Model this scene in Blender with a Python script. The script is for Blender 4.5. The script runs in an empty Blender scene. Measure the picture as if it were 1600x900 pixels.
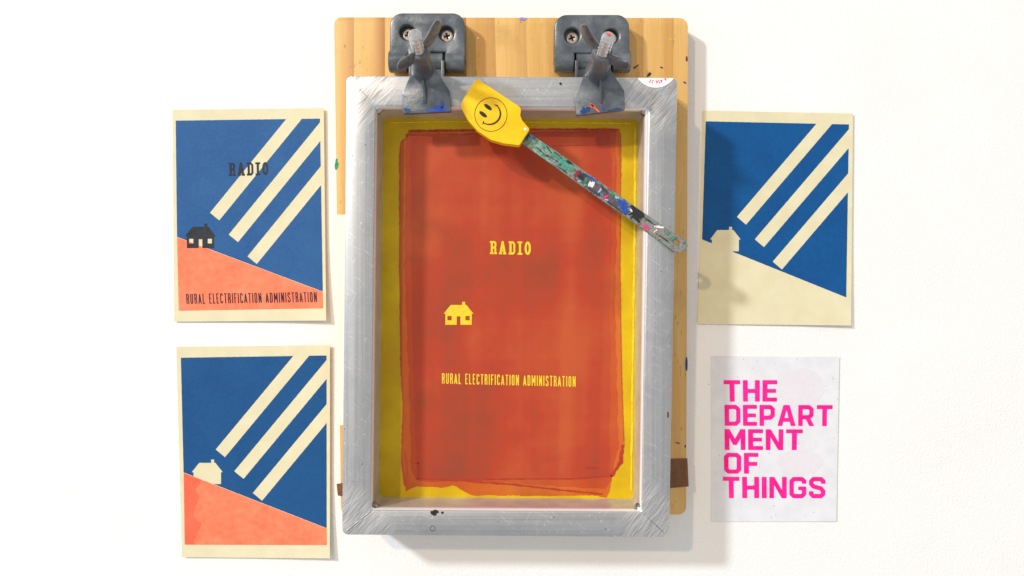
import bpy, bmesh, math, random
import numpy as np
from mathutils import Vector
random.seed(4); np.random.seed(4)
S = bpy.context.scene
COL = S.collection

# ------------------------------------------------------------------ camera, light, exposure
CAM_H = 0.656            # camera height above the table, looking straight down
MMPX = 0.000539          # metres per photo pixel on the table top
cam = bpy.data.cameras.new('camera'); cam_o = bpy.data.objects.new('camera', cam); COL.objects.link(cam_o)
cam.sensor_width = 36.0; cam.lens = 36.0 * CAM_H / (1600 * MMPX)
cam.clip_start = 0.01; cam.clip_end = 50
cam_o.location = (0, 0, CAM_H); cam_o.rotation_euler = (0, 0, 0)
S.camera = cam_o

world = bpy.data.worlds.new('World'); S.world = world; world.use_nodes = True
bg = world.node_tree.nodes['Background']
bg.inputs[0].default_value = (1.0, 0.99, 0.98, 1); bg.inputs[1].default_value = 0.61

def lamp(name, direction, dist, size, watts, colour):
    L = bpy.data.lights.new(name, 'AREA'); L.shape = 'DISK'; L.size = size; L.energy = watts; L.color = colour
    o = bpy.data.objects.new(name, L); COL.objects.link(o)
    d = Vector(direction).normalized(); o.location = d * dist
    o.rotation_euler = d.to_track_quat('Z', 'Y').to_euler()
    return o
lamp('key_lamp', (-0.535, 0.50, 1.0), 7.0, 0.22, 134, (1.0, 0.76, 0.5))
lamp('window_light', (-1.07, 0.72, 1.0), 8.0, 0.63, 480, (0.88, 0.95, 1.0))

S.render.engine = 'CYCLES'
S.view_settings.view_transform = 'Standard'; S.view_settings.look = 'None'
S.view_settings.exposure = 0.0; S.view_settings.gamma = 1.0; S.view_settings.use_curve_mapping = False

# ------------------------------------------------------------------ helpers
def P(px, py, z=0.0):
    """photo pixel on a surface at height z -> metres"""
    k = MMPX * (CAM_H - z) / CAM_H
    return ((px - 800.0) * k, (450.0 - py) * k, z)

def srgb(r, g, b):
    f = lambda c: (c / 255 / 12.92) if c / 255 <= 0.04045 else ((c / 255 + 0.055) / 1.055) ** 2.4
    return (f(r), f(g), f(b), 1.0)

def thing(name, label, cat, loc, group=None):
    o = bpy.data.objects.new(name, None); COL.objects.link(o); o.location = loc
    o.empty_display_size = 0.01
    o['label'] = label; o['category'] = cat
    if group: o['group'] = group
    return o

def root_loc(o):
    v = Vector((0, 0, 0))
    while o is not None:
        v = v + o.location; o = o.parent
    return v

def mesh(name, verts, faces, m, parent=None, smooth=False, loc=None, label=None):
    """verts are in world metres; the object sits at `loc` (or its own base) under parent"""
    me = bpy.data.meshes.new(name)
    base = Vector(loc) if loc is not None else (root_loc(parent) if parent else Vector((0, 0, 0)))
    me.from_pydata([tuple(Vector(v) - base) for v in verts], [], faces)
    me.update()
    if smooth:
        for p in me.polygons: p.use_smooth = True
    o = bpy.data.objects.new(name, me); COL.objects.link(o); me.materials.append(m)
    if parent:
        o.parent = parent; o.location = base - root_loc(parent)
    else:
        o.location = base
    if label: o['label'] = label
    return o

def bm_mesh(name, bm, m, parent=None, smooth_angle=None, label=None):
    me = bpy.data.meshes.new(name)
    base = root_loc(parent) if parent else Vector((0, 0, 0))
    bmesh.ops.translate(bm, verts=bm.verts, vec=-base)
    bmesh.ops.recalc_face_normals(bm, faces=bm.faces)
    if smooth_angle is not None:
        for f in bm.faces: f.smooth = True
        for e in bm.edges:
            if len(e.link_faces) == 2 and e.calc_face_angle(0) > smooth_angle: e.smooth = False
    bm.to_mesh(me); bm.free()
    o = bpy.data.objects.new(name, me); COL.objects.link(o); me.materials.append(m)
    if parent: o.parent = parent
    if label: o['label'] = label
    return o

def prism_bm(outline, z0, z1, holes=(), bevel=0.0, seg=3, ztop=None):
    """outline/holes: world xy lists; solid between z0 and z1, bevelled top rim"""
    bm = bmesh.new()
    edges = []
    for loop in [outline] + list(holes):
        vs = [bm.verts.new((x, y, z1)) for x, y in loop]
        for i in range(len(vs)): edges.append(bm.edges.new((vs[i], vs[(i + 1) % len(vs)])))
    r = bmesh.ops.triangle_fill(bm, use_beauty=True, use_dissolve=False, edges=edges)
    top = [g for g in r['geom'] if isinstance(g, bmesh.types.BMFace)]
    rim = [e for e in bm.edges if len(e.link_faces) == 1]
    ex = bmesh.ops.extrude_face_region(bm, geom=top)
    nv = [g for g in ex['geom'] if isinstance(g, bmesh.types.BMVert)]
    bmesh.ops.translate(bm, verts=nv, vec=(0, 0, z0 - z1))
    bmesh.ops.recalc_face_normals(bm, faces=bm.faces)
    if bevel:
        es = [e for e in bm.edges if len(e.link_faces) == 2 and e.calc_face_angle(0) > 0.9
              and all(abs(v.co.z - z1) < 1e-7 for v in e.verts)]
        bmesh.ops.bevel(bm, geom=es, offset=bevel, segments=seg, profile=0.5, affect='EDGES', clamp_overlap=True)
    return bm

def px_loop(pts, z): return [P(x, y, z)[:2] for x, y in pts]

def round_poly(pts, radii, n=7):
    """round the corners of a pixel polygon"""
    out = []; N = len(pts)
    for i, (x, y) in enumerate(pts):
        r = radii[i] if isinstance(radii, (list, tuple)) else radii
        p = np.array((x, y), float); a = np.array(pts[i - 1], float) - p; b = np.array(pts[(i + 1) % N], float) - p
        if r <= 0: out.append((x, y)); continue
        la, lb = np.linalg.norm(a), np.linalg.norm(b); a /= la; b /= lb
        ang = math.acos(max(-1, min(1, float(a @ b)))); d = min(r / math.tan(ang / 2), la * .48, lb * .48)
        p0, p1 = p + a * d, p + b * d
        for k in range(n + 1):
            t = k / n
            q = (1 - t) ** 2 * p0 + 2 * t * (1 - t) * p + t ** 2 * p1 if ang > 2.2 else None
            if q is None:
                c = p + (a + b) / np.linalg.norm(a + b) * (d / math.cos(ang / 2))
                v0, v1 = p0 - c, p1 - c
                om = math.pi - ang
                q = c + (math.sin((1 - t) * om) * v0 + math.sin(t * om) * v1) / math.sin(om)
            out.append((float(q[0]), float(q[1])))
    return out

def circle(cx, cy, r, n=32, ry=None):
    ry = ry or r
    return [(cx + r * math.cos(2 * math.pi * k / n), cy + ry * math.sin(2 * math.pi * k / n)) for k in range(n)]

def lathe(name, axis_pts, m, parent, n=28, cap=True, smooth=True):
    """axis_pts: list of (Vector, radius) along an axis"""
    a = (axis_pts[-1][0] - axis_pts[0][0]).normalized()
    u = a.orthogonal().normalized(); w = a.cross(u)
    verts, faces = [], []
    for c, r in axis_pts:
        for k in range(n):
            t = 2 * math.pi * k / n
            verts.append(c + u * (r * math.cos(t)) + w * (r * math.sin(t)))
    R = len(axis_pts)
    for i in range(R - 1):
        for k in range(n):
            faces.append((i * n + k, i * n + (k + 1) % n, (i + 1) * n + (k + 1) % n, (i + 1) * n + k))
    if cap:
        faces.append(tuple(range(n))[::-1]); faces.append(tuple((R - 1) * n + k for k in range(n)))
    bm = bmesh.new()
    vs = [bm.verts.new(v) for v in verts]
    for f in faces: bm.faces.new([vs[i] for i in f])
    return bm_mesh(name, bm, m, parent, smooth_angle=0.7)

# ---- flat shapes from signed distance fields, in photo pixels
def sd_seg(X, Y, a, b):
    ax, ay = a; bx, by = b; dx, dy = bx - ax, by - ay
    t = np.clip(((X - ax) * dx + (Y - ay) * dy) / (dx * dx + dy * dy + 1e-12), 0, 1)
    return np.hypot(X - ax - t * dx, Y - ay - t * dy)
def sd_butt(X, Y, a, b, hw):
    ax, ay = a; bx, by = b; L = math.hypot(bx - ax, by - ay) + 1e-12; ux, uy = (bx - ax) / L, (by - ay) / L
    cx, cy = (ax + bx) / 2, (ay + by) / 2
    p = np.abs((X - cx) * ux + (Y - cy) * uy) - L / 2; q = np.abs(-(X - cx) * uy + (Y - cy) * ux) - hw
    return np.maximum(p, q)
def sd_stroke(X, Y, pts, t, closed=False):
    d = np.full(X.shape, 1e9); pts = list(pts)
    if closed: pts = pts + [pts[0]]
    for i in range(len(pts) - 1): d = np.minimum(d, sd_butt(X, Y, pts[i], pts[i + 1], t / 2))
    for i in range(0 if closed else 1, len(pts) - 1): d = np.minimum(d, np.hypot(X - pts[i][0], Y - pts[i][1]) - t / 2)
    return d
def sd_poly(X, Y, pts):
    d = np.full(X.shape, 1e9); ins = np.zeros(X.shape, bool); n = len(pts)
    for i in range(n):
        (ax, ay), (bx, by) = pts[i - 1], pts[i]
        d = np.minimum(d, sd_seg(X, Y, (ax, ay), (bx, by)))
        if ay != by:
            c = ((ay > Y) != (by > Y)) & (X < (bx - ax) * (Y - ay) / (by - ay) + ax)
            ins ^= c
    return np.where(ins, -d, d)
def sd_box(X, Y, x0, y0, x1, y1):
    return np.maximum(np.abs(X - (x0 + x1) / 2) - (x1 - x0) / 2, np.abs(Y - (y0 + y1) / 2) - (y1 - y0) / 2)
def sd_ell(X, Y, cx, cy, a, b, ang=0.0):
    c, s = math.cos(ang), math.sin(ang); u = (X - cx) * c + (Y - cy) * s; v = -(X - cx) * s + (Y - cy) * c
    return (np.hypot(u / a, v / b) - 1) * min(a, b)
_ph = np.random.rand(40, 4)
def wob(X, Y, scale, seed=0):
    """smooth wobble, roughly -1..1"""
    o = np.zeros(X.shape)
    for k in range(5):
        f = (1.0 + k * .8) / scale; p = _ph[(seed * 5 + k) % 40]; th = p[0] * 6.28
        o += np.sin((X * math.cos(th) + Y * math.sin(th)) * f * 6.28 + p[1] * 6.28) / (1 + k * .5)
    return o / 2.2

def field(sdf, box, c, run=14):
    """marching squares; returns px points and faces of the region sdf<0"""
    x0, y0, x1, y1 = box
    nx = max(2, int(math.ceil((x1 - x0) / c))); ny = max(2, int(math.ceil((y1 - y0) / c)))
    xs = np.linspace(x0, x1, nx + 1); ys = np.linspace(y0, y1, ny + 1)
    X, Y = np.meshgrid(xs, ys); V = sdf(X, Y); I = V < 0
    cnt = I[:-1, :-1].astype(int) + I[1:, :-1] + I[:-1, 1:] + I[1:, 1:]
    pts, faces = [], []
    for j in range(ny):
        row = cnt[j]; full = row == 4; i = 0
        if full.any():
            idx = np.flatnonzero(full); 
            s = idx[0]; prev = s
            def emit(a, b):
                k = len(pts)
                pts.extend([(xs[a], ys[j]), (xs[b + 1], ys[j]), (xs[b + 1], ys[j + 1]), (xs[a], ys[j + 1])])
                faces.append((k + 3, k + 2, k + 1, k))
            for q in idx[1:]:
                if q != prev + 1 or q - s >= run: emit(s, prev); s = q
                prev = q
            emit(s, prev)
        for i in np.flatnonzero((row > 0) & (row < 4)):
            cs = [(i, j), (i + 1, j), (i + 1, j + 1), (i, j + 1)]; poly = []
            for k in range(4):
                a, b = cs[k], cs[(k + 1) % 4]; va, vb = V[a[1], a[0]], V[b[1], b[0]]
                if va < 0: poly.append((xs[a[0]], ys[a[1]]))
                if (va < 0) != (vb < 0):
                    t = va / (va - vb); poly.append((xs[a[0]] + t * (xs[b[0]] - xs[a[0]]), ys[a[1]] + t * (ys[b[1]] - ys[a[1]])))
            if len(poly) >= 3:
                k = len(pts); pts.extend(poly); faces.append(tuple(range(k + len(poly) - 1, k - 1, -1)))
    return pts, faces

def sheet(name, parts, m, parent, zf, mapf=None, label=None):
    """flat film: parts = list of (sdf, box, cell); zf(px,py)->height"""
    verts, faces = [], []
    for sdf, box, c in parts:
        p, f = field(sdf, box, c)
        if mapf: p = [mapf(*q) for q in p]
        o = len(verts)
        verts += [P(x, y, zf(x, y)) for x, y in p]; faces += [tuple(i + o for i in q) for q in f]
    if faces:
        a, b, c3 = (Vector(verts[i]) for i in faces[0][:3])
        if (b - a).cross(c3 - a).z < 0: faces = [f[::-1] for f in faces]
    return mesh(name, verts, faces, m, parent, label=label)

# ---- lettering: glyphs in a cap-height-1 cell, y up
def ell_pts(cx, cy, rx, ry, n=20): return [(cx + rx * math.cos(6.28318 * k / n), cy + ry * math.sin(6.28318 * k / n)) for k in range(n)]
def thin_glyphs(t=.105, w=.27):
    St = lambda *p: ('s', list(p), t); Cl = lambda *p: ('c', list(p), t)
    h = t / 2; b, T = h, 1 - h
    g = {
     'R': (w, [St((h, 0), (h, 1)), St((h, T), (w * .6, T), (w - h, .86), (w - h, .62), (w * .6, .5), (h, .5)), St((w * .6, .5), (w - h, .38), (w - h, 0))]),
     'U': (w, [St((h, 1), (h, .16), (w * .35, b), (w * .65, b), (w - h, .16), (w - h, 1))]),
     'A': (w * 1.08, [St((h * .6, 0), (w * .54, T)), St((w * 1.08 - h * .6, 0), (w * .54, T)), St((w * .2, .24), (w * .88, .24))]),
     'L': (w * .85, [St((h, 0), (h, 1)), St((0, b), (w * .85, b))]),
     'E': (w * .9, [St((h, 0), (h, 1)), St((0, b), (w * .9, b)), St((0, T), (w * .9, T)), St((0, .52), (w * .75, .52))]),
     'F': (w * .85, [St((h, 0), (h, 1)), St((0, T), (w * .85, T)), St((0, .52), (w * .75, .52))]),
     'C': (w, [St((w - h, .74), (w - h, .86), (w * .65, T), (w * .35, T), (h, .86), (h, .14), (w * .35, b), (w * .65, b), (w - h, .14), (w - h, .26))]),
     'T': (w * .95, [St((0, T), (w * .95, T)), St((w * .475, 0), (w * .475, 1))]),
     'I': (t, [St((h, 0), (h, 1))]),
     'O': (w, [Cl((h, .14), (h, .86), (w * .35, T), (w * .65, T), (w - h, .86), (w - h, .14), (w * .65, b), (w * .35, b))]),
     'N': (w * 1.08, [St((h, 0), (h, 1)), St((w * 1.08 - h, 0), (w * 1.08 - h, 1)), St((h, .96), (w * 1.08 - h, .04))]),
     'D': (w, [St((h, 0), (h, 1)), St((h, T), (w * .6, T), (w - h, .84), (w - h, .16), (w * .6, b), (h, b))]),
     'M': (w * 1.35, [St((h, 0), (h, 1)), St((w * 1.35 - h, 0), (w * 1.35 - h, 1)), St((h, .96), (w * .675, .3)), St((w * 1.35 - h, .96), (w * .675, .3))]),
     'S': (w, [St((w - h, .74), (w - h, .86), (w * .65, T), (w * .35, T), (h, .86), (h, .68), (w * .35, .55), (w * .65, .46), (w - h, .33), (w - h, .14), (w * .65, b), (w * .35, b), (h, .14), (h, .26))]),
     ' ': (w * .62, [])}
    return g, .12
def slab_glyphs():
    B = lambda a, b, c, d: ('b', a, b, c, d); s = .14
    bowl = lambda *p: ('s', list(p), .15)
    g = {
     'R': (.54, [B(.07, 0, .24, 1), B(0, 0, .29, s), B(0, 1 - s, .3, 1), bowl((.2, .925), (.35, .925), (.44, .85), (.44, .6), (.36, .5), (.2, .5)), bowl((.36, .5), (.43, .42), (.43, .05)), B(.33, 0, .56, s)]),
     'A': (.6, [('p', [(.03, 0), (.22, 1), (.38, 1), (.57, 0), (.41, 0), (.37, .22), (.23, .22), (.19, 0)]), B(0, 0, .27, s), B(.33, 0, .6, s), ('hp', [(.265, .32), (.335, .32), (.3, .56)])]),
     'D': (.54, [B(.07, 0, .24, 1), B(0, 0, .3, s), B(0, 1 - s, .3, 1), bowl((.2, .925), (.34, .925), (.455, .8), (.455, .2), (.34, .075), (.2, .075))]),
     'I': (.39, [B(.11, 0, .28, 1), B(0, 0, .39, s), B(0, 1 - s, .39, 1)]),
     'O': (.5, [('c', ell_pts(.25, .5, .165, .42), .17)])}
    return g, .17
def bold_glyphs(t=.2):
    B = lambda a, b, c, d: ('b', a, b, c, d); h = t / 2; T = 1 - h
    loop = lambda *p: ('s', list(p), t)
    O = ('c', [(h, .2), (.2, h), (.56, h), (.66, .2), (.66, .8), (.56, T), (.2, T), (h, .8)], t)
    g = {
     'T': (.74, [B(0, .81, .74, 1), B(.26, 0, .48, 1)]),
     'H': (.76, [B(0, 0, .22, 1), B(.54, 0, .76, 1), B(0, .4, .76, .59)]),
     'E': (.66, [B(0, 0, .22, 1), B(0, 0, .66, .19), B(0, .81, .66, 1), B(0, .41, .61, .59)]),
     'D': (.74, [B(0, 0, .21, 1), loop((h, T), (.52, T), (.64, .78), (.64, .22), (.52, h), (h, h))]),
     'P': (.72, [B(0, 0, .21, 1), loop((h, T), (.5, T), (.62, .8), (.62, .5), (.5, .39), (h, .39))]),
     'A': (.86, [('p', [(0, 0), (.29, 1), (.57, 1), (.86, 0), (.635, 0), (.58, .2), (.28, .2), (.225, 0)]), ('hp', [(.335, .38), (.525, .38), (.43, .76)])]),
     'R': (.75, [B(0, 0, .21, 1), loop((h, T), (.5, T), (.62, .8), (.62, .52), (.5, .42), (h, .42)), ('p', [(.3, .44), (.53, .44), (.76, 0), (.52, 0)])]),
     'M': (.92, [B(0, 0, .21, 1), B(.71, 0, .92, 1), ('p', [(0, 1), (.22, 1), (.46, .54), (.7, 1), (.92, 1), (.54, .24), (.38, .24)])]),
     'N': (.78, [B(0, 0, .21, 1), B(.57, 0, .78, 1), ('p', [(0, 1), (.22, 1), (.78, 0), (.56, 0)])]),
     'O': (.76, [O]),
     'F': (.64, [B(0, 0, .22, 1), B(0, .81, .64, 1), B(0, .38, .59, .57)]),
     'I': (.22, [B(0, 0, .22, 1)]),
     'G': (.76, [loop((.66, .68), (.66, .8), (.56, T), (.2, T), (h, .8), (h, .2), (.2, h), (.56, h), (.66, .2), (.66, .5)), B(.4, .38, .76, .55)]),
     'S': (.74, [loop((.64, .68), (.64, .8), (.54, T), (.2, T), (h, .8), (h, .68), (.2, .555), (.54, .46), (.64, .33), (.64, .2), (.54, h), (.2, h), (h, .2), (h, .33))])}
    return g, .12
def digit_glyphs(t=.17):
    h = t / 2; T = 1 - h; w = .55; St = lambda *p: ('s', list(p), t); Cl = lambda *p: ('c', list(p), t)
    g = {
     '7': (w, [St((0, T), (w - h, T), (.2, 0))]), '1': (.4, [St((.05, .75), (.22, T), (.22, 0))]),
     '8': (w, [Cl(*ell_pts(w / 2, .73, .17, .19)), Cl(*ell_pts(w / 2, .28, .19, .2))]), '-': (.35, [St((0, .45), (.35, .45))]),
     '4': (w, [St((.42, 0), (.42, 1)), St((.42, T), (h, .3), (w, .3))]),
     '5': (w, [St((w, T), (.12, T), (.1, .58), (.35, .6), (w - h, .42), (w - h, .2), (.35, h), (0, .1))]),
     '6': (w, [St((w - .05, T), (.2, .85), (h, .5), (h, .25)), Cl(*ell_pts(w / 2, .29, .19, .21))]),
     '2': (w, [St((h, .75), (.2, T), (.4, .9), (w - h, .72), (.1, h), (w, h))])}
    return g, .17

def glyph_sdf(prims):
    def f(X, Y):
        d = np.full(X.shape, 1e9)
        for p in prims:
            k = p[0]
            if k == 'b': d = np.minimum(d, sd_box(X, Y, *p[1:]))
            elif k == 's': d = np.minimum(d, sd_stroke(X, Y, p[1], p[2]))
            elif k == 'c': d = np.minimum(d, sd_stroke(X, Y, p[1], p[2], True))
            elif k == 'p': d = np.minimum(d, sd_poly(X, Y, p[1]))
        for p in prims:
            if p[0] == 'hp': d = np.maximum(d, -sd_poly(X, Y, p[1]))
        return d
    return f

def lettering(name, text, style, m, parent, zf, quad=None, mapf=None, cell=.035, label=None, grow=0.0):
    """quad: photo px of text block (top-left, top-right, bottom-right, bottom-left)"""
    G, gap = style; x = 0; verts, faces = [], []; items = []
    for ch in text:
        w, pr = G[ch]; items.append((x, w, pr)); x += w + gap
    W = x - gap
    if mapf is None:
        tl, tr, br, bl = [np.array(q, float) for q in quad]
        def mapf(u, v):
            s, t = u / W, 1 - v
            return tuple((1 - t) * ((1 - s) * tl + s * tr) + t * ((1 - s) * bl + s * br))
    for x0, w, pr in items:
        if not pr: continue
        g = glyph_sdf(pr)
        p, f = field(lambda X, Y: g(X, Y) - grow, (-.06, -.06, w + .06, 1.06), cell, run=6)
        o = len(verts)
        for u, v in p:
            q = mapf(u + x0, v); verts.append(P(q[0], q[1], zf(*q)))
        faces += [tuple(i + o for i in q) for q in f]
    a, b, c3 = (Vector(verts[i]) for i in faces[0][:3])
    if (b - a).cross(c3 - a).z < 0: faces = [f[::-1] for f in faces]
    return mesh(name, verts, faces, m, parent, label=label)

ZB = .018; ZF0, ZF1, ZM = ZB, .056, .0212   # board top; frame underside, frame top; mesh
# ------------------------------------------------------------------ materials
class NT:
    def __init__(s, name):
        s.m = bpy.data.materials.new(name); s.m.use_nodes = True; s.t = s.m.node_tree; s.n = s.t.nodes; s.l = s.t.links
        s.b = s.n['Principled BSDF']
        s.pos = s.n.new('ShaderNodeNewGeometry').outputs['Position']
    def link(s, a, b): s.l.new(a, b)
    def mapping(s, scale=(1, 1, 1), rot=(0, 0, 0), loc=(0, 0, 0)):
        n = s.n.new('ShaderNodeMapping'); n.inputs['Scale'].default_value = scale; n.inputs['Rotation'].default_value = rot
        n.inputs['Location'].default_value = loc; s.link(s.pos, n.inputs[0]); return n.outputs[0]
    def spin(s, scale, ang, loc=(0, 0, 0)):
        a = s.mapping(rot=(0, 0, ang), loc=loc); n = s.n.new('ShaderNodeMapping'); n.inputs['Scale'].default_value = scale
        s.link(a, n.inputs[0]); return n.outputs[0]
    def noise(s, vec, scale, detail=4, rough=.55, dist=0):
        n = s.n.new('ShaderNodeTexNoise'); n.inputs['Scale'].default_value = scale; n.inputs['Detail'].default_value = detail
        n.inputs['Roughness'].default_value = rough; n.inputs['Distortion'].default_value = dist
        s.link(vec, n.inputs['Vector']); return n.outputs[0]
    def ramp(s, fac, stops):
        n = s.n.new('ShaderNodeValToRGB'); e = n.color_ramp.elements
        while len(e) < len(stops): e.new(.5)
        for el, (p, c) in zip(e, stops):
            el.position = p; el.color = c if isinstance(c, (tuple, list)) else (c, c, c, 1)
        s.link(fac, n.inputs[0]); return n.outputs[0]
    def mix(s, fac, a, b, mode='MIX'):
        n = s.n.new('ShaderNodeMix'); n.data_type = 'RGBA'; n.blend_type = mode
        for i, v in ((0, fac), (6, a), (7, b)):
            if hasattr(v, 'is_output'): s.link(v, n.inputs[i])
            else: n.inputs[i].default_value = v
        return n.outputs[2]
    def math(s, op, a, b=0.0, c=0.0):
        n = s.n.new('ShaderNodeMath'); n.operation = op
        for i, v in enumerate((a, b, c)):
            if hasattr(v, 'is_output'): s.link(v, n.inputs[i])
            else: n.inputs[i].default_value = v
        return n.outputs[0]
    def voronoi(s, vec, scale, feature='F1', out='Distance'):
        n = s.n.new('ShaderNodeTexVoronoi'); n.inputs['Scale'].default_value = scale; n.feature = feature
        s.link(vec, n.inputs['Vector']); return n.outputs[out]
    def bump(s, h, dist, strength=1.0, prev=None):
        n = s.n.new('ShaderNodeBump'); n.inputs['Strength'].default_value = strength; n.inputs['Distance'].default_value = dist
        s.link(h, n.inputs['Height'])
        if prev is not None: s.link(prev, n.inputs['Normal'])
        return n.outputs[0]
    def set(s, base=None, rough=None, metal=None, normal=None, spec=None, coat=None):
        for k, v in (('Base Color', base), ('Roughness', rough), ('Metallic', metal), ('Normal', normal), ('Specular IOR Level', spec), ('Coat Weight', coat)):
            if v is None: continue
            if hasattr(v, 'is_output'): s.link(v, s.b.inputs[k])
            else: s.b.inputs[k].default_value = v
        return s.m

def mottled(name, c1, c2, scale, rough=.6, metal=0.0, bump_scale=0, bump_d=0.0, spec=.5, lo=.35, hi=.65, coat=None):
    t = NT(name); v = t.mapping()
    col = t.ramp(t.noise(v, scale, 5), [(lo, c1), (hi, c2)])
    nrm = t.bump(t.noise(v, bump_scale, 4), bump_d) if bump_scale else None
    return t.set(base=col, rough=rough, metal=metal, normal=nrm, spec=spec, coat=coat)

def mat_table():
    t = NT('white_table_paint'); v = t.mapping()
    c = t.ramp(t.noise(v, 9, 3), [(.35, (.855, .85, .835, 1)), (.65, (.88, .875, .865, 1))])
    sp = t.math('LESS_THAN', t.voronoi(v, 26), .012)
    c = t.mix(sp, c, (.35, .33, .3, 1))
    h = t.math('ADD', t.noise(v, 520, 3), t.math('MULTIPLY', t.noise(v, 130, 2), .5))
    return t.set(base=c, rough=.55, normal=t.bump(h, .0004, .9), spec=.3)

def mat_pine():
    t = NT('pine'); v = t.mapping()
    big = t.noise(t.mapping((30, 2.0, 10)), 1.0, 2, .5, .6)
    fine = t.noise(t.mapping((900, 20, 300)), 1.0, 3)
    c = t.ramp(big, [(.30, srgb(216, 164, 86)), (.5, srgb(230, 186, 114)), (.70, srgb(210, 154, 78))])
    # latewood lines: sharp on one side, fading on the other
    w = t.n.new('ShaderNodeTexWave'); w.wave_type = 'BANDS'; w.bands_direction = 'X'; w.wave_profile = 'SAW'
    w.inputs['Scale'].default_value = 13.0; w.inputs['Distortion'].default_value = 3.2; w.inputs['Detail'].default_value = 2.0
    w.inputs['Detail Scale'].default_value = .8
    t.link(t.mapping((1.0, .16, 1.0), loc=(.013, .4, 0)), w.inputs['Vector'])
    late = t.ramp(w.outputs['Fac'], [(.0, 0.0), (.5, .08), (.88, .75), (.97, .95), (1.0, 0.0)])
    lm = t.math('MULTIPLY', late, t.ramp(t.noise(t.mapping((22, 1.5, 1)), 1.0, 2), [(.35, .25), (.65, 1.0)]))
    c = t.mix(lm, c, srgb(168, 98, 32))
    c = t.mix(t.ramp(fine, [(.45, 0.0), (.8, .3)]), c, srgb(184, 122, 56))
    dn = t.math('MULTIPLY', t.math('GREATER_THAN', t.noise(t.mapping((850, 150, 200)), 1.0, 1), .715), t.ramp(t.noise(v, 22, 2), [(.42, 0.0), (.6, .6)]))
    c = t.mix(dn, c, srgb(140, 88, 36))
    c = t.mix(t.ramp(t.noise(v, 24, 4), [(.58, 0.0), (.74, .35)]), c, srgb(172, 134, 78))
    return t.set(base=c, rough=.48, normal=t.bump(fine, .00012, .5), spec=.35)

def mat_alu(name, horizontal, corners):
    t = NT(name); v = t.mapping()
    st = (6, 900, 300) if horizontal else (900, 6, 300)
    st2 = (2.5, 160, 60) if horizontal else (160, 2.5, 60)
    line = t.noise(t.mapping(st), 1.0, 3); band = t.noise(t.mapping(st2), 1.0, 2)
    blot = t.noise(v, 34, 5)
    base = t.ramp(t.math('ADD', t.math('MULTIPLY', line, .5), t.math('MULTIPLY', band, .5)), [(.30, (.40, .41, .425, 1)), (.70, (.54, .55, .565, 1))])
    base = t.mix(t.ramp(blot, [(.5, 0.0), (.72, .5)]), base, (.36, .37, .40, 1))
    # specks and dings
    sp = t.math('LESS_THAN', t.voronoi(t.spin((1.0, .35, 1), .7), 260), .10); spm = t.math('MULTIPLY', sp, t.math('GREATER_THAN', t.noise(v, 40, 3), .51))
    base = t.mix(t.math('MULTIPLY', spm, .7), base, (.85, .85, .85, 1))
    for ang, lo_ in ((.5, .70), (-.9, .71), (1.9, .715)):
        sc_ = t.math('GREATER_THAN', t.noise(t.spin((1500, 70, 60), ang, (ang, 2 * ang, 0)), 1.0, 1), lo_)
        base = t.mix(t.math('MULTIPLY', sc_, .35), base, (.85, .85, .86, 1))
    dk = t.math('MULTIPLY', t.math('LESS_THAN', t.voronoi(t.mapping(loc=(3.1, 1.7, 0)), 120), .06), t.math('GREATER_THAN', t.noise(v, 30, 3), .5))
    base = t.mix(dk, base, (.14, .14, .15, 1))
    # ground-down welds at the corners: bright diagonal scratches
    mask = None
    sx = t.n.new('ShaderNodeSeparateXYZ'); t.link(t.pos, sx.inputs[0])
    for (cx, cy, r) in corners:
        dx = t.math('SUBTRACT', sx.outputs[0], cx); dy = t.math('SUBTRACT', sx.outputs[1], cy)
        d = t.math('SQRT', t.math('ADD', t.math('MULTIPLY', dx, dx), t.math('MULTIPLY', dy, dy)))
        d = t.math('ADD', d, t.math('MULTIPLY', t.math('SUBTRACT', blot, .5), .03))
        mr = t.n.new('ShaderNodeMapRange'); mr.inputs[1].default_value = r; mr.inputs[2].default_value = r * .55
        t.link(d, mr.inputs[0])
        mask = mr.outputs[0] if mask is None else t.math('MAXIMUM', mask, mr.outputs[0])
    ga = t.noise(t.spin((2300, 60, 100), math.radians(47)), 1.0, 4, .65, .12)
    gb = t.noise(t.spin((1300, 50, 100), math.radians(33)), 1.0, 3, .6, .12)
    g = t.math('ADD', t.math('MULTIPLY', ga, .6), t.math('MULTIPLY', gb, .4))
    gcol = t.ramp(g, [(.40, (.40, .40, .41, 1)), (.60, (.82, .82, .82, 1))])
    base = t.mix(mask, base, gcol)
    rg = t.mix(mask, t.ramp(line, [(.3, .40), (.7, .52)]), t.ramp(g, [(.35, .30), (.65, .48)]))
    hb = t.mix(mask, line, g)
    nb = t.bump(hb, .00006, .5)
    # unground dull walls, darkened to cut bounce; rounded edge painted pale as its highlight
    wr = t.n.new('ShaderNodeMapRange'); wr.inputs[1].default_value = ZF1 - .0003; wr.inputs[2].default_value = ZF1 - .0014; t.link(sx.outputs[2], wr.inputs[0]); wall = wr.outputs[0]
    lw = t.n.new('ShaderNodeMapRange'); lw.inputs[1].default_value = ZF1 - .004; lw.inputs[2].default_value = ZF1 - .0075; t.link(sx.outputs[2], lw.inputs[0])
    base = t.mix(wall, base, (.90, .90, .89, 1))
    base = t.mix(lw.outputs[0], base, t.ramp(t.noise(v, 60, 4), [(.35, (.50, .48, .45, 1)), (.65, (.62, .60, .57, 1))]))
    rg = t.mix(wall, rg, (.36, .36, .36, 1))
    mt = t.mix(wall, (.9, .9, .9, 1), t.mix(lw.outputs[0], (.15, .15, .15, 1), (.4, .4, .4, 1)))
    return t.set(base=base, rough=rg, metal=mt, normal=nb)

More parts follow.
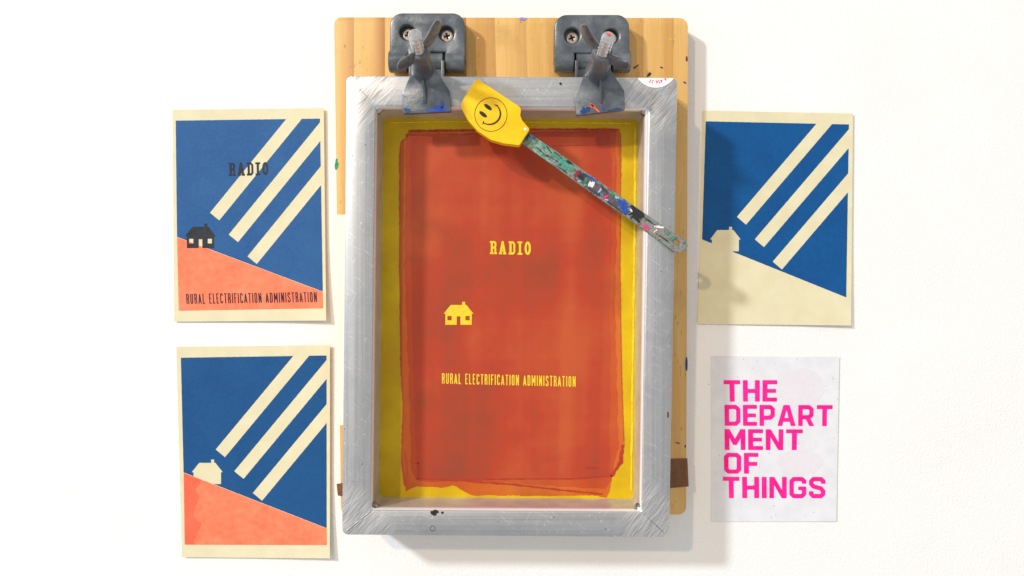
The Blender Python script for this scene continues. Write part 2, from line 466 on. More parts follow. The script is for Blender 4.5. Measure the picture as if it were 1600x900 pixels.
def mat_zinc():
    t = NT('cast_zinc'); v = t.mapping()
    c = t.ramp(t.noise(v, 70, 6, .62), [(.3, srgb(84, 90, 96)), (.5, srgb(104, 110, 117)), (.7, srgb(130, 135, 139))])
    c = t.mix(t.ramp(t.noise(t.mapping(loc=(2, 5, 1)), 45, 4), [(.6, 0.0), (.72, .4)]), c, srgb(104, 102, 70))
    c = t.mix(t.ramp(t.noise(t.mapping(loc=(7, 3, 1)), 40, 4), [(.6, 0.0), (.72, .4)]), c, srgb(72, 94, 120))
    return t.set(base=c, rough=t.ramp(t.noise(v, 160, 3), [(.3, .24), (.7, .44)]), metal=.5, normal=t.bump(t.noise(v, 420, 5, .65), .00025, .6), spec=.5)

def mat_paper(name, c1, c2, fleck=None):
    t = NT(name); v = t.mapping()
    c = t.ramp(t.noise(v, 60, 4), [(.35, c1), (.65, c2)])
    if fleck:
        f = t.math('LESS_THAN', t.voronoi(v, 330), .12); f = t.math('MULTIPLY', f, t.math('GREATER_THAN', t.noise(v, 210, 2), .6))
        c = t.mix(f, c, fleck)
    return t.set(base=c, rough=.85, normal=t.bump(t.noise(v, 900, 4), .00012, .7), spec=.2)

def mat_ink(name, c1, c2, rough=.62, scale=420):
    t = NT(name); v = t.mapping()
    n = t.math('ADD', t.math('MULTIPLY', t.noise(v, scale, 3), .5), t.math('MULTIPLY', t.noise(v, 42, 4), .5))
    c = t.ramp(n, [(.36, c1), (.64, c2)])
    return t.set(base=c, rough=rough, normal=t.bump(t.noise(v, 1000, 3), .00008, .5), spec=.25)

def mat_emulsion(name, a, b, c_):
    t = NT(name); v = t.mapping()
    streak = t.noise(t.mapping((34, 1.6, 1)), 1.0, 2, .5, .5); cloud = t.noise(v, 11, 4, .55); cross = t.noise(t.mapping((2.5, 120, 1)), 1.0, 2)
    f = t.math('ADD', t.math('ADD', t.math('MULTIPLY', streak, .35), t.math('MULTIPLY', cloud, .6)), t.math('MULTIPLY', cross, .05))
    col = t.ramp(f, [(.37, a), (.5, b), (.63, c_)])
    sm = t.ramp(t.noise(t.mapping(loc=(1.3, .4, 0)), 17, 3), [(.55, 0.0), (.72, .45)])
    col = t.mix(sm, col, srgb(146, 66, 34))
    weave = t.noise(v, 1500, 1)
    return t.set(base=col, rough=.36, normal=t.bump(weave, .00003, .4), spec=.35)

M = {}
M['table'] = mat_table(); M['pine'] = mat_pine(); M['zinc'] = mat_zinc()
M['paper'] = mat_paper('cream_paper', srgb(220, 210, 174), srgb(226, 217, 183))
M['paper_edge'] = M['paper']
M['card'] = mat_paper('grey_white_card', srgb(219, 219, 224), srgb(228, 228, 232), srgb(120, 120, 125))
M['blue_a'] = mat_ink('blue_ink_soft', srgb(32, 84, 140), srgb(42, 94, 148))
M['blue_b'] = mat_ink('blue_ink', srgb(14, 74, 128), srgb(22, 82, 136))
M['blue_c'] = mat_ink('blue_ink_deep', srgb(0, 74, 134), srgb(4, 84, 144))
M['coral'] = mat_ink('coral_ink', srgb(255, 116, 82), srgb(255, 138, 100), scale=200)
M['coral_stain'] = mat_ink('coral_ink_heavy', srgb(255, 98, 72), srgb(255, 112, 82))
M['black_ink'] = mat_ink('black_ink', srgb(34, 38, 46), srgb(52, 56, 62))
M['pink'] = mat_ink('pink_ink', srgb(250, 0, 136), srgb(255, 44, 160))
M['pale_pink'] = mat_ink('pale_pink_tint', srgb(223, 217, 223), srgb(228, 223, 228))
M['yellow_mesh'] = mottled('yellow_mesh', srgb(204, 162, 0), srgb(222, 186, 0), 30, .45, bump_scale=1600, bump_d=.00003, spec=.35)
M['yellow_film'] = mottled('yellow_open_mesh', srgb(232, 196, 24), srgb(246, 214, 50), 300, .45)
M['emul_out'] = mat_emulsion('emulsion_thin', srgb(190, 84, 26), srgb(202, 98, 32), srgb(210, 112, 40))
M['emul_main'] = mat_emulsion('emulsion_thick', srgb(156, 66, 42), srgb(182, 64, 36), srgb(192, 84, 44))
M['emul_streak'] = mottled('emulsion_ridge', srgb(166, 42, 22), srgb(182, 54, 26), 60, .45)
M['emul_mid'] = mottled('emulsion_overlap', srgb(186, 68, 28), srgb(200, 82, 32), 30, .45)
M['silicone'] = mottled('yellow_silicone', srgb(250, 200, 4), srgb(255, 212, 14), 60, .45, bump_scale=900, bump_d=.00004, spec=.4)
t = NT('yellow_silicone_worn'); v = t.mapping()
c = t.ramp(t.noise(v, 60, 4), [(.35, srgb(244, 194, 4)), (.65, srgb(252, 206, 12))])
c = t.mix(t.ramp(t.noise(t.mapping(loc=(4, 2, 0)), 75, 5, .65), [(.55, 0.0), (.78, .5)]), c, srgb(196, 148, 20))
c = t.mix(t.math('MULTIPLY', t.math('LESS_THAN', t.voronoi(v, 420), .13), .55), c, srgb(120, 92, 30))
M['silicone'] = t.set(base=c, rough=.42, normal=t.bump(t.noise(v, 500, 4), .00015, .5), spec=.4)
M['print_black'] = mottled('black_print', srgb(22, 22, 22), srgb(34, 32, 30), 200, .5)
M['white'] = mottled('white_vinyl', srgb(248, 248, 248), srgb(252, 252, 252), 50, .4)
M['red_ink'] = mottled('red_ink', srgb(186, 30, 60), srgb(206, 56, 84), 900, .5)
M['steel'] = mottled('bolt_steel', (.55, .55, .55, 1), (.74, .74, .74, 1), 300, .28, .95, 700, .00005)
M['screw'] = mottled('screw_steel', srgb(176, 160, 146), srgb(206, 192, 178), 300, .4, .7)
M['weld'] = mottled('weld_bead', srgb(96, 84, 74), srgb(196, 190, 184), 220, .42, .6, 500, .0004)
M['dark'] = mottled('dark_recess', srgb(20, 19, 18), srgb(34, 32, 30), 200, .8)
M['tape_white'] = mottled('masking_tape', srgb(240, 226, 208), srgb(250, 240, 226), 700, .8, bump_scale=900, bump_d=.0002)
M['tape_brown'] = mottled('brown_tape', srgb(110, 68, 30), srgb(126, 80, 38), 200, .45)
for nm, c in dict(p_blue=(24, 72, 170), p_navy=(16, 60, 120), p_green=(12, 150, 98), p_coral=(240, 98, 70), p_black=(24, 26, 30), p_white=(238, 236, 236),
                  p_pink=(244, 40, 130), p_crimson=(150, 16, 62), p_lime=(206, 220, 40), p_teal=(70, 150, 128), p_ltblue=(150, 200, 220), p_lilac=(150, 140, 190), p_rust=(96, 52, 30), p_tealgrey=(122, 156, 138), p_purplegrey=(92, 78, 88), p_taupe=(142, 134, 126), p_char=(52, 58, 60)).items():
    r, g, b = c
    M[nm] = mottled('dried_paint_' + nm[2:], srgb(int(r * .86), int(g * .86), int(b * .86)), srgb(min(255, r + 12), min(255, g + 12), min(255, b + 12)), 500, .45, bump_scale=800, bump_d=.0002)

def mat_handle():
    t = NT('painted_handle'); v = t.mapping(rot=(0, 0, math.radians(36)))
    n = t.noise(v, 300, 6, .7)
    c = t.ramp(n, [(.32, srgb(66, 70, 72)), (.42, srgb(120, 124, 118)), (.5, srgb(150, 148, 142)), (.58, srgb(118, 150, 134)), (.68, srgb(92, 92, 90))])
    sx = t.n.new('ShaderNodeSeparateXYZ'); t.link(t.pos, sx.inputs[0])
    mr = t.n.new('ShaderNodeMapRange'); mr.inputs[1].default_value = .062; mr.inputs[2].default_value = .02; t.link(sx.outputs[0], mr.inputs[0])
    gm = t.math('MULTIPLY', mr.outputs[0], t.ramp(t.noise(v, 130, 4), [(.36, .15), (.55, .9)]))
    c = t.mix(gm, c, t.ramp(t.noise(v, 520, 4), [(.35, srgb(60, 104, 92)), (.6, srgb(130, 176, 154))]))
    dk = t.ramp(t.noise(t.mapping(loc=(3, 1, 0)), 240, 5, .7), [(.58, 0.0), (.64, .85)])
    c = t.mix(dk, c, srgb(36, 42, 46))
    ros = t.ramp(t.noise(t.mapping(loc=(9, 4, 0)), 130, 4), [(.58, 0.0), (.66, .5)])
    c = t.mix(ros, c, srgb(150, 120, 124))
    return t.set(base=c, rough=.42, metal=.25, normal=t.bump(n, .0004, .7))
M['handle'] = mat_handle()

# ------------------------------------------------------------------ the table
bm = prism_bm([(-1.0, -.7), (1.0, -.7), (1.0, .7), (-1.0, .7)], -.03, 0)
table = bm_mesh('tabletop', bm, M['table']); table['kind'] = 'structure'

# ------------------------------------------------------------------ pine board
board = thing('wooden_board', 'pine base board under the aluminium frame, with taped edges and paint marks', 'board', (0, 0, 0))
bo = round_poly([(522, 27), (1075, 28), (1072, 804), (533, 806)], [11, 14, 12, 14])
bm_mesh('board_panel', prism_bm(px_loop(bo, ZB), 0, ZB, bevel=.0022, seg=3), M['pine'], board, smooth_angle=.6)
flatz = lambda z: (lambda x, y: z)
def blob(name, cx, cy, a, b, ang, m, parent, z, seed=0, w=.22, cell=.5, label=None):
    r = max(a, b) * 1.5
    return sheet(name, [(lambda X, Y: sd_ell(X, Y, cx, cy, a, b, ang) + w * min(a, b) * wob(X, Y, max(a, b) * 2.2, seed), (cx - r, cy - r, cx + r, cy + r), cell)],
                 m, parent, flatz(z))
bo_in = lambda X, Y: sd_poly(X, Y, bo)
def tape(name, pts, m, z0, dz, label=None):
    o = bm_mesh(name, prism_bm(px_loop(pts, z0), z0 + .0001, z0 + dz, bevel=dz * .3, seg=1), m, board)
    if label: o['label'] = label
tape('masking_tape', [(522, 336), (545, 335), (542, 664), (529.5, 665)], M['tape_white'], ZB, .0005, 'strip of white masking tape on the left edge')
tape('brown_tape', [(1040, 717), (1074, 716), (1076, 760), (1040, 763)], M['tape_brown'], ZB, .0005, 'band of brown tape on the right edge')
tape('brown_tape', [(526, 756), (545, 753), (545, 778), (528, 774)], M['tape_brown'], ZB, .0005)
for i, (x, y, a, b, an, m) in enumerate([
    (525.5, 258, 2.6, 8, .1, 'p_green'), (1014, 116.5, 4, 2.2, -.9, 'p_black'), (1033.5, 105.5, 2.4, 1, .4, 'p_black'), (1070, 129, 2.6, 1.2, .4, 'p_navy'),
    (1047.5, 61, 2, .9, 0, 'p_lime'), (747, 59.5, 1.3, 1.6, 0, 'p_white'), (1072.6, 570, 1.6, 10, 0, 'p_navy'), (1073, 92, 1.5, 4, 0, 'p_rust'),
    (1059, 692, 3.5, .9, .3, 'p_black'), (1071, 697, 1, 2.6, .2, 'p_black'), (994, 104, 5, 1.4, -.6, 'p_rust'), (818.5, 29.5, 7, 2.6, 0, 'p_lilac')]):
    blob('paint_spot', x, y, a, b, an, M[m], board, ZB + .0002, i, .35, .4)

# ------------------------------------------------------------------ aluminium screen frame
frame = thing('screen_printing_frame', 'aluminium screen printing frame with yellow mesh and orange emulsion stencil', 'frame', (0, 0, ZF0))
def quadw(q, z): return [np.array(P(x, y, z)[:2]) for x, y in q]
Qo = quadw([(541, 118), (1059, 121), (1046, 840), (534, 836)], ZF1)
Qi = quadw([(585, 163), (1016, 166.5), (1004, 801), (577.5, 799)], ZF1)
Qw = quadw([(599.5, 184), (997, 187), (989.5, 779), (593, 776.5)], ZM)
lerp = lambda A, B, t: [a + (b - a) * t for a, b in zip(A, B)]
stations = [(Qo, ZF0, .0048), (Qo, ZF1 - .0014, .0048), (lerp(Qo, Qi, .016), ZF1 - .0004, .0046), (lerp(Qo, Qi, .055), ZF1, .0044), (lerp(Qo, Qi, .5), ZF1, .003), (Qi, ZF1, .0018)]
for k in range(1, 7):
    th = k / 6 * math.pi / 2
    stations.append((lerp(Qi, Qw, .94 * math.sin(th)), ZF1 - .0060 * (1 - math.cos(th)), .0018 + .002 * k / 6))
stations += [(Qw, ZF0 + .001, .004), (lerp(Qw, Qo, .05), ZF0, .004)]
NA = 8
def corner_arc(Q, i, r):
    p = Q[i]; a = Q[i - 1] - p; b = Q[(i + 1) % 4] - p; a = a / np.linalg.norm(a); b = b / np.linalg.norm(b)
    ang = math.acos(float(a @ b)); d = r / math.tan(ang / 2); c = p + (a + b) / np.linalg.norm(a + b) * (r / math.sin(ang / 2))
    v0, v1 = p + a * d - c, p + b * d - c; om = math.pi - ang
    return [c + (math.sin((1 - t) * om) * v0 + math.sin(t * om) * v1) / math.sin(om) for t in np.linspace(0, 1, NA + 1)]
cw = [(float(q[0]), float(q[1]), r) for q, r in zip(lerp(Qo, Qi, .5), (.036, .036, .034, .03))]
alu_h = mat_alu('brushed_aluminium_across', True, cw); alu_v = mat_alu('brushed_aluminium_along', False, cw)
for side in range(4):
    j = (side + 1) % 4; rows = []
    for Q, z, r in stations:
        A = corner_arc(Q, side, r)[NA // 2:]; B = corner_arc(Q, j, r)[:NA // 2 + 1]
        rows.append([(p[0], p[1], z) for p in A + B])
    n = len(rows[0]); R = len(rows); verts = [v for r_ in rows for v in r_]; faces = []
    for a in range(R):
        b = (a + 1) % R
        for k in range(n - 1): faces.append((a * n + k, a * n + k + 1, b * n + k + 1, b * n + k))
    faces.append(tuple(a * n for a in range(R))); faces.append(tuple(a * n + n - 1 for a in range(R))[::-1])
    bm = bmesh.new(); vs = [bm.verts.new(v) for v in verts]
    for f in faces: bm.faces.new([vs[i] for i in f])
    bm_mesh('frame_bar', bm, alu_h if side % 2 == 0 else alu_v, frame, smooth_angle=.75)
for wi, (q, q2) in enumerate(zip(Qi, Qw)):
    bm = bmesh.new(); bmesh.ops.create_icosphere(bm, subdivisions=3, radius=1.0)
    c = q * .35 + q2 * .65
    for v in bm.verts:
        k = 1 + .16 * math.sin(v.co.x * 5 + wi * 2) * math.sin(v.co.y * 6 + wi) + .1 * math.sin(v.co.z * 9 + v.co.x * 7)
        v.co = Vector((c[0] + v.co.x * .0046 * k, c[1] + v.co.y * .0046 * k, .0500 + v.co.z * .0042 * k))
    bm_mesh('corner_weld', bm, M['weld'], frame, smooth_angle=1.2)
# mesh cloth
c0 = sum(Qw) / 4
ml = [tuple(q + (q - c0) / np.linalg.norm(q - c0) * .0012) for q in Qw]
bm_mesh('mesh_cloth', prism_bm(ml, ZM - .0006, ZM), M['yellow_mesh'], frame, label='taut yellow screen mesh')
# emulsion coats
E0 = [(638, 203), (700, 201.5), (967, 200), (971, 210), (970, 330), (969.5, 470), (972, 590), (976, 695), (972, 725), (956, 745), (953, 768), (947, 778), (930, 774), (870, 775), (740, 774), (728, 770),
      (708, 758), (690, 762), (652, 760), (634, 767), (631, 745), (626, 722), (629, 640), (625, 560), (624, 400), (623, 250), (625.5, 222), (637, 213)]
thin = sheet('emulsion_coat', [(lambda X, Y: sd_poly(X, Y, E0) + .9 * wob(X, Y, 34, 1) + .35 * wob(X, Y, 7, 2), (615, 192, 985, 786), .8)], M['emul_out'], frame, flatz(ZM + .00012), label='thin orange emulsion')
Em = [(634, 209), (962, 204), (964, 300), (961, 460), (964, 600), (966, 700), (957, 742), (948, 764), (900, 762), (760, 753), (652, 753), (643, 735), (637, 560), (632, 400)]
M['emul_step'] = mat_emulsion('emulsion_middle', srgb(176, 66, 28), srgb(190, 74, 32), srgb(198, 92, 42))
sheet('emulsion_coat', [(lambda X, Y: sd_poly(X, Y, Em) + 1.6 * wob(X, Y, 60, 5) + .3 * wob(X, Y, 9, 4), (622, 195, 976, 775), .8)], M['emul_step'], frame, flatz(ZM + .00017), label='second orange emulsion')
E1 = [(641, 214), (952, 207), (958, 300), (952, 460), (954, 600), (952, 700), (954, 742), (940, 746), (760, 749), (655, 747), (650, 720), (645, 560), (643, 400)]
sheet('emulsion_coat', [(lambda X, Y: sd_poly(X, Y, E1) + 1.3 * wob(X, Y, 46, 3) + .4 * wob(X, Y, 9, 4), (632, 198, 968, 758), .8)], M['emul_main'], frame, flatz(ZM + .00022), label='thick red orange emulsion')
def ridge(pts, w, m='emul_streak', seed=0):
    xs = [p[0] for p in pts]; ys = [p[1] for p in pts]
    def f(X, Y):
        d = np.full(X.shape, 1e9)
        for a, b in zip(pts[:-1], pts[1:]): d = np.minimum(d, sd_seg(X, Y, a, b))
        return d - w / 2 * (1 + .5 * wob(X, Y, 22, seed))
    sheet('emulsion_ridge', [(f, (min(xs) - w * 1.5, min(ys) - w * 1.5, max(xs) + w * 1.5, max(ys) + w * 1.5), .5)], M[m], frame, flatz(ZM + .00032))
ridge([(651, 748), (700, 750), (800, 748.5), (900, 748), (955, 744)], 2.2, seed=1)
ridge([(728, 752), (800, 757), (880, 766), (940, 772)], 2.6, seed=2)
ridge([(653.5, 724), (653, 747)], 2.4, seed=3)
ridge([(646, 724), (654, 724)], 1.2, seed=3)
ridge([(640, 205), (720, 204), (860, 202), (966, 203)], 2.6, seed=4)
ridge([(960, 240), (957, 330)], 3.5, 'emul_mid', 1)
ridge([(700, 211), (760, 209), (960, 206.5)], 1.2, seed=7)
ridge([(862, 228), (905, 227), (950, 226)], 1.7, seed=5)
ridge([(625.5, 230), (624.5, 400), (627, 560), (630, 640), (627.5, 720), (632, 758)], 1.8, 'emul_mid', seed=6)
ridge([(970, 214), (968.8, 420), (971.5, 600), (975, 690)], 1.1, 'emul_mid', seed=8)
ridge([(973, 697), (970, 722), (957, 742)], 5.0, seed=9)
ridge([(992.5, 200), (991, 400), (988, 600), (986, 765)], 3.0, 'yellow_film', 4)
ridge([(610, 192), (700, 190), (850, 191), (985, 193)], 1.6, 'yellow_film', 6)
ridge([(633, 706), (636, 735), (634, 760)], 2.6, 'emul_mid', 2)
for i, (x, y, a, b, an) in enumerate([(928, 731, 13, 1.6, 0)]):
    blob('emulsion_smudge', x, y, a, b, an, M['p_rust'] if False else M['emul_streak'], frame, ZM + .00034, i, .5, .6)
zt = flatz(ZM + .00042)
TH, SL, BD = thin_glyphs(.10), slab_glyphs(), bold_glyphs()
lettering('stencil_lettering', 'RADIO', SL, M['yellow_film'], frame, zt, [(765.5, 376.5), (829.5, 377.5), (829.5, 398.5), (765.5, 397)])
lettering('stencil_lettering', 'RURAL ELECTRIFICATION ADMINISTRATION', TH, M['yellow_film'], frame, zt, [(690.5, 583), (899.5, 588), (899.5, 604.5), (690.5, 599.5)], cell=.04)
def house_sdf(x0, y0, x1, y1, windows=True):
    """plain pitched-roof house pictogram in a px box"""
    w, h = x1 - x0, y1 - y0
    def f(X, Y):
        d = np.minimum(sd_box(X, Y, x0 + .06 * w, y0 + .45 * h, x1 - .06 * w, y1), sd_poly(X, Y, [(x0, y0 + .5 * h), (x0 + .24 * w, y0 + .1 * h), (x1 - .24 * w, y0 + .1 * h), (x1, y0 + .5 * h)]))
        d = np.minimum(d, sd_box(X, Y, x0 + .62 * w, y0 - .04 * h, x0 + .72 * w, y0 + .3 * h))
        if windows:
            for cx in (.2, .8): d = np.maximum(d, -sd_box(X, Y, x0 + (cx - .07) * w, y0 + .6 * h, x0 + (cx + .07) * w, y0 + .8 * h))
            d = np.maximum(d, -sd_box(X, Y, x0 + .44 * w, y0 + .62 * h, x0 + .56 * w, y1 + 1))
        return d
    return f
sheet('stencil_house', [(house_sdf(693, 473, 740, 507.5), (690, 468, 743, 510), .5)], M['yellow_film'], frame, zt)
# sticker on the top right of the frame
def stk(X, Y): return np.maximum(np.hypot(X - 1024.5, Y - 103) - 34, 121.9 + (X - 1024.5) * .004 - Y)
sk = sheet('sticker', [(stk, (985, 118, 1064, 140), .5)], M['white'], frame, flatz(ZF1 + .0003), label='round white sticker with red phone number, upside down')
DG = digit_glyphs(); number = '718-456-22'; sc = 5.3; R0 = 22.6
Wn = sum(DG[0][c][0] + DG[1] for c in number)
def arcmap(u, v):
    a = math.radians(55) - (u * sc) / (R0 + sc * .5); r = R0 + v * sc
    return (1024.5 + r * math.sin(a), 103 + r * math.cos(a))
verts, faces = [], []
lt = lettering('sticker_number', number, DG, M['red_ink'], sk, flatz(ZF1 + .0004), mapf=arcmap, cell=.07)
bm = bmesh.new(); bm.from_mesh(lt.data)
cut = P(1024, 122.2, ZF1 + .0004)[1] - root_loc(sk).y
bmesh.ops.bisect_plane(bm, geom=bm.verts[:] + bm.edges[:] + bm.faces[:], plane_co=(0, cut, 0), plane_no=(0, 1, 0), clear_outer=True)
bm.to_mesh(lt.data); bm.free()
# ink and dirt on the frame
for i, (x, y, a, b, an, m) in enumerate([(679, 801, 5.5, 4.6, .2, 'p_black'), (691, 801, 2, 2, 0, 'p_black'), (876, 131, 2.6, 1.6, 1.2, 'p_black'), (1044.5, 131.5, 1.5, .7, -.4, 'p_coral'),
                                         (779, 815, .9, .8, 0, 'p_green'), (1044, 648, 1.4, 4.5, 0, 'p_rust')]):
    blob('ink_spot', x, y, a, b, an, M[m], frame, ZF1 + .0002, i + 3, .35, .4)
for a_, b_, w_, m_ in (((577.5, 799), (541, 829), .8, 'p_white'), ((579, 799.5), (543, 830.5), .5, 'p_char'), ((585, 163), (556, 133), .5, 'p_char'), ((1004, 801), (1037, 832), .5, 'p_char'), ((1016, 166), (1048, 134), .4, 'p_char')):
    sheet('mitre_seam', [(lambda X, Y: sd_seg(X, Y, a_, b_) - w_ * .5 * (1 + .9 * wob(X, Y, 16, 3)), (min(a_[0], b_[0]) - 2, min(a_[1], b_[1]) - 2, max(a_[0], b_[0]) + 2, max(a_[1], b_[1]) + 2), .3)], M[m_], frame, flatz(ZF1 + .0001))
def ringf(X, Y): return np.abs(np.hypot(X - 676, Y - 826) - 4) - .35
sheet('ink_ring', [(ringf, (670, 820, 682, 832), .3)], M['p_rust'], frame, flatz(ZF1 + .0002))

# ------------------------------------------------------------------ hinge clamps
def hinge_clamp(label, plate, screws, notch, tip, collar, base, jaw, rib, wingA, wingB, zc=.093, ztip=.117, zbase=.071, paint=(), bolt_paint=False):
    x0, y0, x1, y1 = plate
    t = thing('hinge_clamp', label, 'clamp', P((x0 + x1) / 2, (y0 + y1) / 2, ZB), 'hinge clamps on the board')
    zp = .034
    ol = round_poly([(x0, y0), (x1, y0), (x1 + 1, 92), (notch[1], 92), (notch[1], notch[2]), (notch[0], notch[2]), (notch[0], 92), (x0 - 1, 92)], [19, 19, 0, 0, 1, 1, 0, 0])
    holes = []
    for sx, sy in screws:
        cx, cy, _ = P(sx, sy, zp); holes.append(circle(cx, cy, .0063, 40))
    pl = bm_mesh('base_plate', prism_bm(px_loop(ol, zp), ZB, zp, holes, bevel=.0013, seg=3), M['zinc'], t, smooth_angle=.6)
    for sx, sy in screws:
        cx, cy, _ = P(sx, sy, zp)
        # seat of the counterbore and the screw
        a = random.uniform(.2, .6)
        cr = []
        for k in range(4):
            for (u, v) in ((.0006, .0006), (.0025, .0006), (.0025, -.0006)):
                th = a + k * math.pi / 2
                cr.append((cx + .0003 + u * math.cos(th) - v * math.sin(th), cy - .0004 + u * math.sin(th) + v * math.cos(th)))
        cr = sorted(cr, key=lambda p: math.atan2(p[1] - cy + .0004, p[0] - cx - .0003))
        sc_ = bm_mesh('screw', prism_bm(circle(cx + .0003, cy - .0004, .0047, 28), ZB + .004, .0285, [cr], bevel=.0005, seg=2), M['screw'], t, smooth_angle=.6)
        bm_mesh('screw_recess', prism_bm(circle(cx + .0003, cy - .0004, .004, 20), ZB + .003, .0268), M['dark'], sc_)
        bm_mesh('screw_seat', prism_bm(circle(cx, cy, .0064, 24), ZB + .0005, .0250), M['zinc'], t)
    # fixed knuckles on both sides of the notch, rounded over at the front
    rk = .0088; zk = ZB + rk - .0002
    yk = P(0, 96.5, zk)[1]
    def knuckle(name, xa, xb, r, parent, m):
        a = Vector((P(xa, 0, zk)[0], yk, zk)); b = Vector((P(xb, 0, zk)[0], yk, zk)); d = (b - a).normalized()
        return lathe(name, [(a, r - .0008), (a + d * .0008, r), (b - d * .0008, r), (b, r - .0008)], m, parent, 36)
    knuckle('knuckle', x0 - 1, notch[0], rk, t, M['zinc']); knuckle('knuckle', notch[1], x1 + 1, rk, t, M['zinc'])
    # moving arm: knuckle in the notch, two cheeks and a web that run to the frame
    arm = knuckle('hinge_arm', notch[0] + 3, notch[1] - 3, .0079, t, M['zinc'])
    ya = P(0, 119, ZF1)[1] + .0006
    for xc in (notch[0] + 4.5, notch[1] - 4.5):
        xw = P(xc, 0, .036)[0]
        bm = prism_bm([(xw - .0012, ya), (xw + .0012, ya), (xw + .0012, yk - .002), (xw - .0012, yk - .002)], ZB + .003, .038, bevel=.0004, seg=2)
        bm_mesh('arm_cheek', bm, M['zinc'], arm, smooth_angle=.6)
    xa, xb = P(notch[0] + 6.5, 0, .03)[0], P(notch[1] - 6.5, 0, .03)[0]
    bm_mesh('arm_web', prism_bm([(xa, ya), (xb, ya), (xb, yk - .004), (xa, yk - .004)], ZB + .003, .030), M['zinc'], arm)
    # clamping jaw: tapered plate lying on the frame, rising to the bolt socket
    def zj(py): 
        s = max(0.0, min(1.0, (jaw[-1][1] - 14 - py) / 52.0)); return ZF1 + .0048 + .011 * s
    jo = round_poly(jaw, [2, 3, 1.5, 1.5, 3, 2], 4)
    cuts = [118, 130, 142, 154, 164]
    bm = bmesh.new(); vs = [bm.verts.new((x, y, 0)) for x, y in jo]; bm.faces.new(vs)
    for c in cuts:
        bmesh.ops.bisect_plane(bm, geom=bm.verts[:] + bm.edges[:] + bm.faces[:], plane_co=(0, c, 0), plane_no=(0, 1, 0))
    top = bm.faces[:]
    ex = bmesh.ops.extrude_face_region(bm, geom=top); low = set(g for g in ex['geom'] if isinstance(g, bmesh.types.BMVert))
    for v in bm.verts:
        z = zj(v.co.y); p = P(v.co.x, v.co.y, z); v.co = Vector((p[0], p[1], z - (.0044 if v in low else 0)))
    bmesh.ops.recalc_face_normals(bm, faces=bm.faces)
    es = [e for e in bm.edges if len(e.link_faces) == 2 and e.calc_face_angle(0) > .9]
    bmesh.ops.bevel(bm, geom=es, offset=.0007, segments=2, profile=.5, affect='EDGES', clamp_overlap=True)
    jw = bm_mesh('clamp_jaw', bm, M['zinc'], t, smooth_angle=.6)
    V = lambda p, z: Vector(P(p[0], p[1], z))
    vb, vc, vt = V(base, zbase), V(collar, zc), V(tip, ztip)
    ax = (vt - vb).normalized()
    # rib on the jaw
    n = 8; verts = []; faces = []
    for k in range(n + 1):
        s = k / n; px = rib[0][0] + (rib[1][0] - rib[0][0]) * s; py = rib[0][1] + (rib[1][1] - rib[0][1]) * s
        z = zj(py); hgt = .0075 * (1 - s) ** .8 + .0006; c = V((px, py), z); wd = .0019 * (1 - .25 * s)
        verts += [c + Vector((-wd, 0, -.002)), c + Vector((wd, 0, -.002)), c + Vector((wd * .55, 0, hgt)), c + Vector((-wd * .55, 0, hgt))]
    for k in range(n):
        for q in range(4): faces.append((k * 4 + q, k * 4 + (q + 1) % 4, k * 4 + 4 + (q + 1) % 4, k * 4 + 4 + q))
    faces += [(0, 1, 2, 3), (n * 4 + 3, n * 4 + 2, n * 4 + 1, n * 4)]
    bm = bmesh.new(); vv = [bm.verts.new(v) for v in verts]
    for f in faces: bm.faces.new([vv[i] for i in f])
    bmesh.ops.recalc_face_normals(bm, faces=bm.faces)
    bmesh.ops.bevel(bm, geom=[e for e in bm.edges if abs(e.calc_face_angle(0)) > .5], offset=.0004, segments=2, affect='EDGES', clamp_overlap=True)
    bm_mesh('jaw_rib', bm, M['zinc'], jw, smooth_angle=.6)
    # bolt socket flaring into the jaw
    sk_ = [(vb.lerp(vc, k), r) for k, r in ((-.30, .0088), (-.05, .0083), (.2, .0078), (.5, .0072), (.66, .0069), (.70, .0062))]
    lathe('bolt_socket', sk_, M['zinc'], jw, 36)
    # wing nut
    nb = vb.lerp(vc, .70); h = ax * 1.0
    nut = lathe('wing_nut', [(nb, .0066), (nb + h * .0008, .0080), (nb + h * .0075, .0077), (nb + h * .0090, .0068), (nb + h * .0094, .0052)], M['zinc'], t, 36)
    for (wx, wy), zw in ((wingA, zc + .022), (wingB, zc + .016)):
        tipw = V((wx, wy), zw); st = nb + h * .005
        rad = (tipw - st); rad_h = Vector((rad.x, rad.y, 0)).normalized(); side = ax.cross(rad_h).normalized()
        rings = []; NR = 12; NS = 14
        ctrl = st + rad_h * (rad.length * .62) + ax * .001
        for k in range(NR + 1):
            s = k / NR
            p = st * (1 - s) ** 2 + ctrl * 2 * s * (1 - s) + tipw * s ** 2
            d = ((ctrl - st) * (1 - s) + (tipw - ctrl) * s).normalized()
            nrm = d.cross(side).normalized()
            f = math.sqrt(max(0.0, 1 - max(0, (s - .72) / .28) ** 2))
            hh = (.0042 + .0026 * math.sin(math.pi * min(1, s * 1.05))) * max(.06, f); tt = (.0027 - .0006 * s) * max(.06, f)
            rings.append([p + nrm * (hh * math.cos(a)) + side * (tt * math.sin(a)) for a in [2 * math.pi * q / NS for q in range(NS)]])
        verts = [v for r in rings for v in r]; faces = []
        for k in range(NR):
            for q in range(NS): faces.append((k * NS + q, k * NS + (q + 1) % NS, (k + 1) * NS + (q + 1) % NS, (k + 1) * NS + q))
        faces += [tuple(range(NS)), tuple(NR * NS + q for q in range(NS))]
        bm = bmesh.new(); vv = [bm.verts.new(v) for v in verts]
        for f in faces: bm.faces.new([vv[i] for i in f])
        bm_mesh('nut_wing', bm, M['zinc'], nut, smooth_angle=1.0)
    # threaded bolt
    pts = [(vb, .0042)]; L = (vt - nb).length; nth = 6
